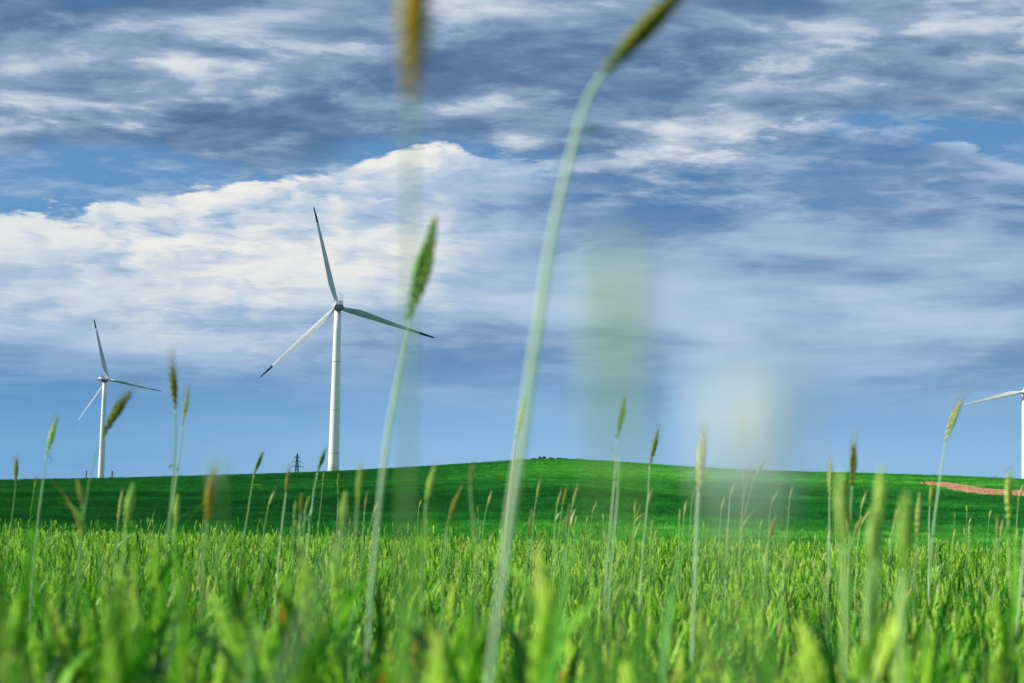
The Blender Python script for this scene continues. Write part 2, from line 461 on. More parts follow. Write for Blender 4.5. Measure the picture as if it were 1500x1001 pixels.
# places in the picture turned to places on the land (for what lies on the hillside)
def on_land(X, Y):
    v = ray(X, Y); lo = None
    for y in np.linspace(110, 452, 800):
        p = EYE + v * (y / v.y)
        if p.z <= ground_z(p.x, p.y) + 0.0: return p.x, float(y)
    return p.x, 450.0

def build_soil():
    top = [(1342, 707.5), (1360, 706.5), (1385, 707.5), (1410, 711), (1440, 716), (1470, 718), (1500, 719), (1540, 720)]
    bot = [(1342, 708.5), (1360, 711.5), (1385, 717), (1410, 723), (1440, 727), (1470, 728.5), (1500, 728.5), (1540, 728)]
    top = [(x, y + 0.0) for x, y in top]
    nu, nv = 60, 9
    V = []; Fc = []
    tx = np.array([p[0] for p in top]); ty = np.array([p[1] for p in top]); by = np.array([p[1] for p in bot])
    rr = random.Random(5)
    for i in range(nu + 1):
        X = lerp(1342, 1540, i / nu)
        a = on_land(X, np.interp(X, tx, ty) + rr.uniform(-.9, .9)); b = on_land(X, np.interp(X, tx, by) + rr.uniform(-1.1, 1.1))
        for j in range(nv + 1):
            t = j / nv
            x, y = lerp(a[0], b[0], t), lerp(a[1], b[1], t)
            V.append((x, y, float(ground_z(x, y)) + 0.12 + (rr.uniform(0, 0.22) if 0 < j < nv else 0)))
    for i in range(nu):
        for j in range(nv):
            k = i * (nv + 1) + j
            Fc.append((k, k + 1, k + nv + 2, k + nv + 1))
    me = bpy.data.meshes.new('bare_soil'); me.from_pydata(V, [], Fc)
    m = bpy.data.materials.new('bare_soil'); m.use_nodes = True; nt = m.node_tree
    b = nt.nodes['Principled BSDF']; b.inputs['Roughness'].default_value = 0.95; b.inputs['Specular IOR Level'].default_value = 0.05
    ge = nt.nodes.new('ShaderNodeNewGeometry')
    n = noise(nt, ge.outputs['Position'], 0.35, 6, 0.65)
    sx = nt.nodes.new('ShaderNodeSeparateXYZ'); nt.links.new(ge.outputs['Position'], sx.inputs[0])
    tr = noise(nt, comb(nt, G(nt, sx.outputs[0]) * 0.05, G(nt, sx.outputs[1]) * 0.9), 1.0, 4, 0.6)
    cc = mixc(nt, n.smooth(0.35, 0.65), (0.34, 0.17, 0.085), (0.50, 0.28, 0.16))
    cc = mixc(nt, tr.smooth(0.62, 0.75), cc, (0.13, 0.10, 0.04))
    nt.links.new(cc, b.inputs['Base Color'])
    me.materials.append(m); me.update()
    o = link(bpy.data.objects.new('bare_soil', me))
    tag(o, 'strip of bare reddish brown soil cut into the green hillside', 'soil', kind='structure')
    return [(v[0], v[1]) for v in V]
SOIL = build_soil()
_sx = np.array([p[0] for p in SOIL]); _sy = np.array([p[1] for p in SOIL])
def in_soil(x, y):
    k = x / y
    m = np.abs(_sx / _sy - k) < 0.004
    if not m.any(): return False
    return _sy[m].min() - 0.5 < y < _sy[m].max() + 0.5

# ------------------------------------------------------------------ plant building blocks
def leaf_strip(mb, base, az, length, width, rise, droop, segs=7, mi=0, fold=0.25, rnd=random, twist=0.0):
    """A grass blade: leaves the stem upward, arches over and tapers to a point."""
    d = Vector((math.cos(az), math.sin(az), 0)); side0 = Vector((-d.y, d.x, 0))
    L, C_, Rr = [], [], []
    p = Vector(base); ang = rise
    for i in range(segs + 1):
        t = i / segs
        w = width * (min(1, 0.55 + 1.8 * t) * (1 - t ** 2.2)) * 0.5 + 0.0003
        dirv = d * math.cos(ang) + Vector((0, 0, 1)) * math.sin(ang)
        nrm = (Vector((0, 0, 1)) * math.cos(ang) - d * math.sin(ang))
        tw = twist * t
        side = side0 * math.cos(tw) + nrm * math.sin(tw)
        nn = nrm * math.cos(tw) - side0 * math.sin(tw)
        C_.append(p.copy()); L.append(p + side * w + nn * w * fold); Rr.append(p - side * w + nn * w * fold)
        p = p + dirv * (length / segs); ang -= droop / segs * (0.5 + t)
    b = len(mb.v); mb.v += [tuple(q) for q in L + C_ + Rr]; n = segs + 1
    for i in range(segs):
        mb.f.append((b + i, b + n + i, b + n + i + 1, b + i + 1)); mb.m.append(mi)
        mb.f.append((b + n + i, b + 2 * n + i, b + 2 * n + i + 1, b + n + i + 1)); mb.m.append(mi)

def ear_mesh(mb, pts, width, nodes, awn_mb=None, awn=0.03, rnd=random, n=4, fan=3, view=None):
    """A spike of overlapping pointed grains set in ranks along a curved axis."""
    pts = [Vector(p) for p in pts]
    cum = [0.0]
    for a, b in zip(pts, pts[1:]): cum.append(cum[-1] + (b - a).length)
    Ltot = cum[-1]
    def pos(s):
        s = max(0, min(Ltot, s))
        for i in range(len(pts) - 1):
            if s <= cum[i + 1] or i == len(pts) - 2:
                t = (s - cum[i]) / max(1e-9, cum[i + 1] - cum[i])
                return pts[i].lerp(pts[i + 1], t), (pts[i + 1] - pts[i]).normalized()
    mb.tube(pts, width * 0.14, 4)
    ax0 = (pts[-1] - pts[0]).normalized()
    ref = Vector((rnd.uniform(-1, 1), rnd.uniform(-1, 1), 0.0)) if view is None else view
    sd0 = ax0.cross(ref); sd0 = sd0.normalized() if sd0.length > 1e-3 else ax0.orthogonal().normalized()
    gl = Ltot / nodes * 2.6
    for i in range(nodes):
        t = (i + 0.3) / nodes
        p, ax = pos(Ltot * t * 0.94)
        sd = (sd0 - ax * sd0.dot(ax)).normalized(); fr = ax.cross(sd)
        env = min(1.0, 0.5 + 1.3 * t) * (1.0 - 0.6 * max(0, t - 0.5) / 0.5)
        s = 1 if i % 2 else -1
        for k in range(fan):
            off = (k - (fan - 1) / 2)
            out = (sd * s + fr * off * 0.9).normalized() if fan > 1 else sd * s
            tilt = rnd.uniform(0.16, 0.30)
            dv = (ax + out * tilt).normalized()
            w = width * 0.27 * env * rnd.uniform(0.9, 1.12)
            b0 = p + out * width * 0.24 * env
            e = dv.orthogonal().normalized(); g = dv.cross(e)
            rr = []
            for q, sc in ((0.0, 0.35), (0.35, 1.0), (0.72, 0.75), (1.0, 0.12)):
                c = b0 + dv * gl * q * env
                rr.append([c + (e * math.cos(a) + g * math.sin(a)) * w * sc for a in (2 * math.pi * j / n for j in range(n))])
            mb.rings(rr)
            if awn_mb is not None and (fan == 1 or k != 1) and t > 0.15:
                tip = b0 + dv * gl * env * 0.95
                al = awn * rnd.uniform(0.7, 1.2)
                d2 = (dv + ax * 0.9).normalized()
                mid = tip + d2 * al * 0.5
                awn_mb.tube([tip, mid, mid + (d2 + ax * 0.35).normalized() * al * 0.5], [0.00045, 0.00035, 0.00015], 3)

ZONES = ((235, 'below the far left turbine'), (420, 'between the two left turbines'), (560, 'below the large turbine'), (720, 'below the left flank of the hill'), (880, 'below the hilltop'), (1040, 'below the broad green smear'), (1200, 'below the wide pale smear'), (1340, 'among the blurred pale ears at right'), (9999, 'below the bare soil strip'))
def zone(X):
    return next(w for lim, w in ZONES if X < lim)

# ------------------------------------------------------------------ standing wheat: a few model plants
def wheat_parts(seed, fine):
    """Meshes of one wheat plant, its foot at the origin: stem, leaves, ear."""
    r = random.Random(seed)
    H = HC * r.uniform(0.86, 1.0); el = r.uniform(0.065, 0.09)
    lean = r.uniform(0, 0.07); az = r.uniform(0, 6.28)
    tp = lambda t: Vector((math.cos(az) * lean * t * t, math.sin(az) * lean * t * t, (H - el) * t))
    stem = MB(); stem.tube([tp(t) for t in ((0, .25, .5, .75, 1) if fine else (0.3, .7, 1))], 0.0017, 5 if fine else 3)
    leaves = []
    nl = r.choice((3, 4, 4)) if fine else 3
    for k in range(nl):
        t = (0.50, 0.66, 0.82, 0.95)[k] if nl == 4 else (0.55, 0.74, 0.92)[k]
        mb = MB()
        leaf_strip(mb, tp(t), r.uniform(0, 6.28), r.uniform(0.13, 0.23), r.uniform(0.008, 0.013), r.uniform(1.15, 1.5), r.choice((0.1, 0.3, 0.5, 1.0, 2.2)) * r.uniform(0.6, 1.2), 8 if fine else 4, rnd=r, twist=r.uniform(-1.2, 1.2))
        leaves.append(mb)
    ear = MB(); aw = MB() if fine else None
    top = tp(1); d = (tp(1) - tp(0.9)).normalized()
    bend = Vector((math.cos(az), math.sin(az), 0)) * r.uniform(0, 0.012)
    ep = [top, top + d * el * 0.5 + bend * 0.3, top + d * el + bend]
    ear_mesh(ear, ep, 0.0095 if fine else 0.0115, 11 if fine else 5, aw, r.uniform(0.006, 0.016), r, 4 if fine else 3, 2 if fine else 1)
    return stem, leaves, ear, aw

FINE = []
for s in range(10):
    st, lv, er, aw = wheat_parts(100 + s, True)
    FINE.append((st.mesh('stem', CSTEM), [l.mesh('leaf', DRY if k < 2 and random.random() < 0.10 else LEAF) for k, l in enumerate(lv)], er.mesh('ear', EAR['yellow'] if s == 7 else CEAR), aw.mesh('awns', AWN)))

def joined(name, parts):                            # several shapes with their own materials as one model mesh
    big = MB(); mats = []
    for mb, m in parts:
        if m not in mats: mats.append(m)
        b = len(big.v); big.v += mb.v
        big.f += [tuple(b + i for i in f) for f in mb.f]; big.m += [mats.index(m)] * len(mb.f)
    return big.mesh(name, mats)

def model_collection(name, meshes):
    c = bpy.data.collections.new(name)
    for i, me in enumerate(meshes):
        c.objects.link(bpy.data.objects.new('%s_%02d' % (name, i), me))
    return c

fine_models = []
for s in range(10):
    st, lv, er, aw = wheat_parts(300 + s, True)
    rr = random.Random(s)
    fine_models.append(joined('wheat', [(st, CSTEM), (er, EAR['brown'] if s == 4 else CEAR), (aw, AWN)] + [(l, DRY if k < 2 and rr.random() < 0.12 else LEAF) for k, l in enumerate(lv)]))
low_models = []
for s in range(14):
    st, lv, er, aw = wheat_parts(500 + s, False)
    low_models.append(joined('wheat', [(st, CSTEM), (er, CEAR)] + [(l, LEAF) for l in lv]))
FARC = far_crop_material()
def patch_mesh(seed, size, count, h):
    r = random.Random(seed); mb = MB()
    for _ in range(count):
        x, y = r.uniform(-size / 2, size / 2), r.uniform(-size / 2, size / 2)
        a = r.uniform(0, 6.28); w = r.uniform(0.010, 0.022); hh = h * r.uniform(0.75, 1.05)
        lx, ly = r.uniform(-.12, .12), r.uniform(-.12, .12)
        c, s = math.cos(a) * w, math.sin(a) * w
        mb.face([(x - c, y - s, 0.1), (x + c, y + s, 0.1), (x + lx + c * 1.3, y + ly + s * 1.3, hh * 0.8), (x + lx * 1.4, y + ly * 1.4, hh)])
    return mb.mesh('patch', FARC, False)
patch_models = [patch_mesh(900 + i, 1.8, 110, HC) for i in range(8)]

def scatter(name, pts, coll, label, cat):
    """One mass of crop: a cloud of points, each carrying one model plant."""
    P = np.array([p[:3] for p in pts], float)
    me = bpy.data.meshes.new(name); me.vertices.add(len(P)); me.vertices.foreach_set('co', P.ravel())
    def attr(nm, typ, arr, key='value'):
        a = me.attributes.new(nm, typ, 'POINT'); a.data.foreach_set(key, np.asarray(arr).ravel())
    attr('turn', 'FLOAT_VECTOR', np.array([(p[3], p[4], p[5]) for p in pts], float), 'vector')
    attr('size', 'FLOAT', np.array([p[6] for p in pts], float))
    o = link(bpy.data.objects.new(name, me))
    ng = bpy.data.node_groups.new(name, 'GeometryNodeTree')
    ng.interface.new_socket('Geometry', in_out='INPUT', socket_type='NodeSocketGeometry')
    ng.interface.new_socket('Geometry', in_out='OUTPUT', socket_type='NodeSocketGeometry')
    N = ng.nodes.new
    gi, go = N('NodeGroupInput'), N('NodeGroupOutput')
    mp = N('GeometryNodeMeshToPoints'); ip = N('GeometryNodeInstanceOnPoints'); ci = N('GeometryNodeCollectionInfo')
    ci.inputs['Collection'].default_value = coll; ci.inputs['Separate Children'].default_value = True; ci.inputs['Reset Children'].default_value = True
    at_ = N('GeometryNodeInputNamedAttribute'); at_.data_type = 'FLOAT_VECTOR'; at_.inputs[0].default_value = 'turn'
    as_ = N('GeometryNodeInputNamedAttribute'); as_.data_type = 'FLOAT'; as_.inputs[0].default_value = 'size'
    e2r = N('FunctionNodeEulerToRotation')
    rv = N('FunctionNodeRandomValue'); rv.data_type = 'INT'
    for s_ in rv.inputs:
        if s_.type == 'INT' and s_.name == 'Max': s_.default_value = len(coll.objects) - 1
        if s_.type == 'INT' and s_.name == 'Min': s_.default_value = 0
    L = ng.links.new
    L(gi.outputs[0], mp.inputs[0]); L(mp.outputs[0], ip.inputs['Points'])
    L(ci.outputs[0], ip.inputs['Instance']); ip.inputs['Pick Instance'].default_value = True
    L([q for q in rv.outputs if q.type == 'INT'][0], ip.inputs['Instance Index'])
    L(at_.outputs[0], e2r.inputs[0]); L(e2r.outputs[0], ip.inputs['Rotation'])
    L(as_.outputs[0], ip.inputs['Scale']); L(ip.outputs[0], go.inputs[0])
    md = o.modifiers.new('plants', 'NODES'); md.node_group = ng
    tag(o, label, cat, kind='stuff')
    return o

def wedge(y0, y1, dens, spread=0.385, margin=0.35):
    out = []
    A = (y1 - y0) * margin * 2 + (y1 * y1 - y0 * y0) * spread
    n = int(A * dens)
    while len(out) < n:
        y = math.sqrt(rng.uniform(y0 * y0, y1 * y1)); W = spread * y + margin
        x = rng.uniform(-W, W)
        out.append((float(x), float(y)))
    return out

def standing(pts, tilt=0.10, s0=0.84, s1=1.06, sink=0.0):
    if not pts: return []
    X = np.array([p[0] for p in pts]); Y = np.array([p[1] for p in pts]); Z = ground_z(X, Y) - sink
    n = len(pts)
    clump = np.clip(-X * 0.09, -0.03, 0.06) * (Y < 3) + 0.05 * np.sin(X * 3.1 + 1.0) * np.sin(Y * 2.3) + 0.04 * np.sin(X * 7.3) * np.sin(Y * 5.1 + 2)
    return list(zip(X, Y, Z, rng.normal(0, tilt, n), rng.normal(0, tilt, n), rng.uniform(0, 6.283, n), rng.uniform(s0, s1, n) + clump))

near_pts = standing(wedge(0.6, 1.9, 230), s0=0.98, s1=1.19) + standing(wedge(0.6, 2.2, 260), s0=0.86, s1=1.13) + standing(wedge(2.2, 9.0, 250), s0=0.70, s1=1.13, tilt=0.13)
# the plants that show largest stand as things of their own
def showing(p):
    if p[1] < 0.6: return False
    top = Vector((p[0], p[1], p[2] + HC * p[6])) - EYE
    fx = CX + FPX * top.dot(RT) / top.dot(F); fy = CY - FPX * top.dot(UP) / top.dot(F)
    return 10 < fx < 1490 and fy < 985
near_pts = [p for p in near_pts if p[2] + HC * p[6] + 0.035 - EYE.z < -0.032 * p[1]]
near_pts.sort(key=lambda p: p[1])
single = [p for p in near_pts if showing(p)][:300]
_ids = set(id(p) for p in single)
rest = [p for p in near_pts if id(p) not in _ids]
scatter('wheat_crop', rest, model_collection('wheat_model', fine_models), 'dense green wheat filling the foreground field', 'wheat')
scatter('wheat_crop', standing(wedge(9.0, 34, 115), s0=0.62, s1=1.16, tilt=0.13) + standing(wedge(8.0, 30, 2.5), s0=1.12, s1=1.42, tilt=0.07), model_collection('low_wheat_model', low_models), 'dense green wheat running back to the brow of the near field', 'wheat')
far = []
y = 34.0
while y < 474:
    st = 1.45 if y < 330 else 1.7
    W = 0.41 * y + 3
    x = -W
    while x < W:
        xx, yy = x + random.uniform(-.5, .5), y + random.uniform(-.5, .5)
        if not in_soil(xx, yy): far.append((xx, yy))
        x += st
    y += st if y > 120 or y < 100 else st
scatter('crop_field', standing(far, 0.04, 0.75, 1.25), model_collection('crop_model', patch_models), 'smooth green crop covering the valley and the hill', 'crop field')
# taller weeds along the hill's brow
tall_models = [patch_mesh(950 + i, 0.8, 9, 1.25) for i in range(5)]
brow = []
for i in range(520):
    a = random.uniform(-0.40, 0.40); yy = random.uniform(440, 452)
    brow.append((a * yy, yy))
scatter('brow_grass', standing(brow, 0.08, 0.5, 1.15), model_collection('brow_model', tall_models), 'fringe of taller grass along the brow of the hill', 'grass')

def build_wheat_plants():
    for i, p in enumerate(single):
        st, lv, er, aw = FINE[i % len(FINE)]
        root = empty('wheat_plant', p[:3]); root.rotation_euler = p[3:6]; root.scale = (p[6],) * 3
        top = Vector((p[0], p[1], p[2] + HC * p[6])) - EYE
        where = zone(CX + FPX * top.dot(RT) / top.dot(F))
        tag(root, 'green wheat plant packed in the blurred foreground, ' + where, 'wheat plant', 'foreground wheat plants ' + where)
        link(bpy.data.objects.new('stem', st), root)
        for l in lv: link(bpy.data.objects.new('leaf', l), root)
        e = link(bpy.data.objects.new('ear', er), root)
        link(bpy.data.objects.new('awns', aw), e)
build_wheat_plants()

# ------------------------------------------------------------------ tall grain stalks, one by one
# (label, ear tip, ear foot, stem points going down, metres away, ear colour, stem, width, awn, leaves)
def stalk(label, tip, foot, stem, d, ear='green', smat=None, ew=0.011, awn=0.03, leaves=(), stem_r=0.0014, bend=0.0, group='tall grain stalks above the wheat', nodes=14, lm=None, cat='grain stalk', sheath=1.25, club=None):
    smat = smat or STEM
    if not group.startswith('small'):
        d *= 1.4; ew *= 1.3; stem_r *= 1.25; awn *= 1.3
    pt = [at(*foot, d)] + [at(*q, d) for q in stem]
    last, prev = pt[-1], pt[-2]
    gy = d
    slope = (last.x - prev.x) / min(-1e-4, last.z - prev.z)
    slope = max(-0.12, min(0.12, slope)) * 0.5
    gz0 = float(ground_z(last.x, d))
    gx = last.x + slope * (gz0 - last.z)
    gz = float(ground_z(gx, gy))
    base = Vector((gx, gy, gz - 0.01))
    mid = last.lerp(base, 0.5); mid.x += (last.x - base.x) * 0.12
    root = empty('grain_stalk', (gx, gy, gz)); o0 = Vector((gx, gy, gz))
    tag(root, label, cat, group)
    path = [p - o0 for p in catmull(pt + [mid, base], 5)]
    n = len(path)
    ns = 5 * (len(pt) - 1)
    rad = [stem_r * (1.0 + (sheath - 1.0) * (min(1, max(0, (i / ns - 0.15) * 2.5)) if i < ns * 0.75 else max(0.25, 1 - (i / ns - 0.75) * 3))) for i in range(n)]
    if club:                                           # a thick rolled tip on a hair thin stem
        m = int(ns * (club[2] + club[3])) + 1
        cr = [lerp(club[0], club[1] * 1.15, min(1, max(0, (i / ns - club[2]) / club[3]))) * (0.6 if i == 0 else 1) for i in range(m)]
        t_ = MB(); t_.tube(path[:m], cr, 8); t_.build('rolled_tip', smat, root)
        rad = [club[1]] * n; smat = LSTEM
    s = MB(); s.tube(path, rad, 7); s.build('stem', smat, root)
    if tip is not None:
        T, Ft = at(*tip, d) - o0, pt[0] - o0
        side = Vector((1, 0, 0)) * bend
        pts = [Ft, Ft.lerp(T, .35) + side * 0.8, Ft.lerp(T, .7) + side, T]
        pts = catmull(pts, 3)
        rr = random.Random(hash(label) % 1000 if False else len(label) * 7 + int(tip[0]))
        e = MB(); a = MB() if awn > 0 else None
        ear_mesh(e, pts, min(ew * 1.1, 0.165 * (T - Ft).length), nodes, a, awn, rr, 4, 3)
        eo = e.build('ear', EAR[ear], root)
        if a is not None and a.f: a.build('awns', AWN, eo)
    if 2.6 < d and stem_r > 0.001 and not leaves and group != 'bare stalks close to the lens':
        rq = random.Random(int(foot[0] * 13 + foot[1]))
        for k in range(rq.choice((0, 1, 1, 2))):
            i = min(n - 2, int(ns * rq.uniform(0.35, 1.0)))
            l = MB(); leaf_strip(l, path[i], rq.choice((0, PI)) + rq.uniform(-.7, .7), rq.uniform(0.06, 0.14), rq.uniform(0.005, 0.009), rq.uniform(0.9, 1.4), rq.uniform(0.4, 2.6), 9)
            l.build('leaf', rq.choice((LEAF, LEAF, STEM, OSTEM)), root)
    for (bx, by, az, ln, wd, rise, droop, *mm) in leaves:
        l = MB(); leaf_strip(l, at(bx, by, d) - o0, az, ln, wd, rise, droop, 10, twist=1.3)
        l.build('leaf', mm[0] if mm else (lm or LEAF), root)
    return root

# --- the nearest, most blurred
stalk('tall curved stalk rising to a dark olive ear cut off at the top', (1012, -28), (883, 108), [(862, 142), (846, 190), (829, 255), (808, 350), (790, 470), (775, 565), (763, 660), (750, 740), (736, 850), (722, 950)], 0.72, 'olive', PSTEM, 0.0125, 0.02, [(846, 190, 0.0, 0.018, 0.006, 0.05, 0.1)], 0.0014, nodes=20, sheath=1.75)
stalk('upright green ear tilted right in front of the large turbine blade tip', (637, 318), (597, 470), [(590, 510), (582, 560), (571, 620), (561, 690), (554, 750)], 1.18, 'green', PSTEM, 0.0165, 0.008, (), 0.0013, nodes=20, sheath=1.7, bend=0.002)
stalk('blurred upright stalk with a yellow ear at the top edge of the picture', (612, -120), (602, 150), [(601, 250), (599, 420), (597, 600), (595, 760)], 0.36, 'yellow', STEM, 0.0115, 0.0, (), 0.0007, nodes=20)
stalk('broad soft green smear of a bare stalk close to the lens, right of centre', None, (905, 360), [(905, 450), (905, 560), (904, 700), (902, 900)], 0.122, 'green', STEM, club=(0.0020, 0.0006, 0.55, 0.2), group='bare stalks close to the lens')
stalk('widest pale smear of a bare stalk close to the lens, above the hill', None, (1104, 540), [(1103, 565), (1102, 590), (1101, 615), (1099, 650), (1097, 700), (1092, 800)], 0.098, 'pale', WHITESTEM, club=(0.0042, 0.0007, 0.66, 0.30), group='bare stalks close to the lens')
stalk('pale green smear of a bare stalk left of the large turbine, before the hill brow', None, (317, 675), [(318, 690), (319, 705), (321, 740), (324, 800)], 0.36, 'pale', PSTEM, club=(0.0017, 0.0004, 0.3, 0.3), group='bare stalks close to the lens')
# --- left part
stalk('slim dark green ear with a side leaf nearest the left edge', (24, 671), (23, 708), [(22, 720), (17, 760), (12, 800)], 4.6, 'olive', STEM, 0.012, 0.03, [(23, 706, 0.15, 0.05, 0.006, 0.5, 0.3)])
stalk('tall light green ear left of the far left turbine', (83, 610), (68, 668), [(64, 700), (60, 730), (54, 780)], 2.9, 'pale', PSTEM, 0.0085, 0.02, [(68, 668, 0.5, 0.02, 0.005, -0.3, 1.0)], 0.0016)
stalk('short golden ear at the hill brow left of the far left turbine', (53, 702), (50, 717), [(47, 735), (42, 775)], 5.5, 'gold', STEM, 0.010, 0.02)
stalk('dark ear bent to the right in front of the far left turbine tower', (192, 574), (151, 638), [(141, 664), (132, 700), (125, 740), (120, 790)], 2.25, 'olive', STEM, 0.0135, 0.045, (), 0.0009, bend=-0.004)
stalk('blurred orange brown ear below the left utility pole', (113, 702), (121, 740), [(121, 765), (117, 800)], 1.9, 'brown', STEM, 0.006, 0.0)
stalk('blurred light green ear below and right of the far left turbine', (195, 708), (184, 772), [(182, 800), (180, 840)], 1.7, 'pale', LSTEM, 0.009, 0.0)
stalk('thin straw ear beside the blurred light ear under the far left turbine', (179, 720), (173, 762), [(170, 790), (168, 830)], 3.6, 'straw', STEM, 0.007, 0.015)
stalk('tall dark awned ear between the two left turbines', (252, 532), (257, 600), [(257, 640), (254, 700), (249, 750), (243, 800)], 2.55, 'olive', STEM, 0.012, 0.05, (), 0.0014)
stalk('slim straw coloured ear close right of the tall awned ear', (276, 570), (267, 624), [(264, 660), (260, 690), (254, 730), (245, 790)], 3.0, 'straw', PSTEM, 0.0065, 0.02, [(259, 690, 2.9, 0.04, 0.012, 1.3, 3.6)], 0.0016)
stalk('fat blurred yellow ear below the brow left of the large turbine', (312, 688), (303, 765), [(300, 790), (297, 840)], 1.45, 'yellow', STEM, 0.0095, 0.015)
stalk('dark green ear leaning right, left of the pylon', (385, 662), (372, 695), [(368, 720), (362, 760), (355, 800)], 4.6, 'green', STEM, 0.012, 0.02, [(369, 712, 0.2, 0.06, 0.008, 0.4, 2.4)], 0.0022)
stalk('pale upright ear below the two close ears between the left turbines', (260, 724), (257, 770), [(256, 800), (254, 840)], 2.2, 'pale', LSTEM, 0.010, 0.0)
stalk('brown awned ear below the lattice pylon', (423, 690), (419, 722), [(416, 745), (408, 820)], 3.6, 'brown', PSTEM, 0.009, 0.04)
stalk('green ear tilted right at the foot of the large turbine', (477, 658), (465, 692), [(461, 712), (456, 750), (450, 800)], 3.9, 'green', PSTEM, 0.012, 0.02)
stalk('small thin ear under the large turbine tower, on the left', (475, 690), (473, 707), [(471, 730), (466, 775)], 6.8, 'gold', STEM, 0.012, 0.02)
stalk('small thin ear just right of the large turbine foot', (496, 696), (495, 716), [(495, 740), (493, 780)], 6.2, 'gold', STEM, 0.011, 0.02)
stalk('fat pale blurred ear right of the large turbine, upper of two', (528, 684), (524, 737), [(522, 770), (519, 820)], 1.75, 'pale', STEM, 0.013, 0.01)
stalk('fat pale blurred ear right of the large turbine, lower of two', (506, 720), (500, 778), [(499, 800), (497, 850)], 1.6, 'pale', STEM, 0.012, 0.0)
stalk('left of three short blurred ears below the pylon', (434, 733), (431, 754), [(430, 780), (429, 830)], 2.7, 'pale', STEM, 0.009, 0.0)
stalk('dark middle of three short blurred ears below the pylon', (442, 722), (440, 754), [(439, 780), (437, 830)], 2.6, 'olive', STEM, 0.009, 0.0)
stalk('right of three short blurred ears below the pylon', (453, 727), (447, 747), [(445, 780), (443, 830)], 2.9, 'pale', STEM, 0.010, 0.0)
stalk('straw ear leaning right, left of the brown ear below the pylon', (402, 720), (393, 742), [(388, 770), (383, 810)], 4.6, 'straw', STEM, 0.009, 0.02)
stalk('orange tinted ear between the fat pale ears and the hill', (537, 726), (534, 749), [(532, 780), (528, 830)], 4.4, 'brown', STEM, 0.010, 0.02)
stalk('short straw ear leaning right at the edge of the yellow haze', (553, 736), (547, 752), [(541, 775), (530, 830)], 5.2, 'straw', STEM, 0.010, 0.02)
# --- middle
stalk('fat pale green blurred ear on the slope left of the hilltop', (637, 682), (624, 738), [(622, 770), (619, 830)], 1.75, 'pale', STEM, 0.0125, 0.008, [(625, 750, 0.3, 0.05, 0.004, 0.2, 1.6)])
stalk('slender brown ear leaning right below the left flank of the hill', (676, 713), (655, 772), [(653, 790), (650, 840)], 2.9, 'brown', STEM, 0.008, 0.01, bend=-0.003)
stalk('blurred thin brown stalk standing alone before the left flank of the hill', (691, 690), (689, 712), [(690, 735), (693, 760), (696, 810)], 1.7, 'brown', STEM, 0.005, 0.01, (), 0.0009)
stalk('thin pale ear with bowed tip left of the thick curved stalk', (720, 720), (713, 744), [(709, 765), (705, 800)], 5.0, 'straw', STEM, 0.006, 0.01)
stalk('yellow green ear touching the left side of the thick curved stalk', (769, 580), (755, 645), [(750, 690), (745, 730), (741, 770), (737, 830)], 2.7, 'straw', OSTEM, 0.0085, 0.01, (), 0.0022)
stalk('small ear before the hill, first one right of the tall curved stalk', (791, 705), (786, 731), [(783, 750), (779, 795)], 5.0, 'straw', STEM, 0.009, 0.02)
stalk('brown tinted narrow ear low beside the curved stalk', (779, 748), (774, 790), [(773, 810), (771, 840)], 3.8, 'brown', STEM, 0.007, 0.01)
stalk('left of two close thin ears before the middle of the hill', (822, 720), (815, 745), [(813, 770), (810, 810)], 4.9, 'straw', STEM, 0.008, 0.02)
stalk('right of two close thin ears before the middle of the hill', (829, 717), (824, 742), [(820, 770), (815, 810)], 5.0, 'gold', STEM, 0.008, 0.02)
stalk('yellow green ear leaning right above a shorter brown ear', (845, 715), (838, 745), [(835, 765), (831, 800), (827, 850)], 4.3, 'straw', STEM, 0.009, 0.02)
stalk('short brown yellow ear in front of the leaning yellow green ear', (834, 745), (829, 781), [(828, 810), (826, 850)], 3.6, 'brown', STEM, 0.010, 0.015)
stalk('tiny thin ear standing left of the two stem stalk', (873, 737), (868, 750), [(866, 765), (862, 800)], 7.5, 'straw', STEM, 0.010, 0.02, [(866, 764, 0.0, 0.05, 0.005, 0.6, 2.0)])
stalk('tall green ear on a pale stem beside the broad green smear', (916, 582), (904, 643), [(903, 668), (900, 705), (896, 750), (890, 810)], 3.0, 'green', PSTEM, 0.0105, 0.02, [(903, 668, 2.6, 0.035, 0.005, 1.0, 0.2)], 0.0015)
stalk('bare second stem close beside the tall green ear', None, (907, 672), [(906, 705), (902, 760), (896, 820)], 2.9, 'green', PSTEM, stem_r=0.0014)
stalk('tall yellow green awned ear right of the broad green smear', (964, 630), (952, 682), [(950, 720), (946, 765), (938, 860)], 3.4, 'gold', PSTEM, 0.010, 0.04)
stalk('pale ear crossing the stem of the tall awned ear', (955, 718), (947, 750), [(944, 790), (940, 850)], 3.9, 'straw', PSTEM, 0.008, 0.015)
stalk('left of a pair of little straw ears under the broad green smear', (931, 735), (930, 754), [(928, 775), (926, 815)], 5.8, 'straw', STEM, 0.009, 0.02)
stalk('right of a pair of little straw ears under the broad green smear', (937, 744), (931, 762), [(929, 785), (927, 820)], 5.6, 'gold', STEM, 0.009, 0.02)
stalk('short pale ear low on the right of the tall awned ear', (956, 763), (953, 787), [(953, 810), (951, 850)], 4.8, 'straw', STEM, 0.009, 0.01)
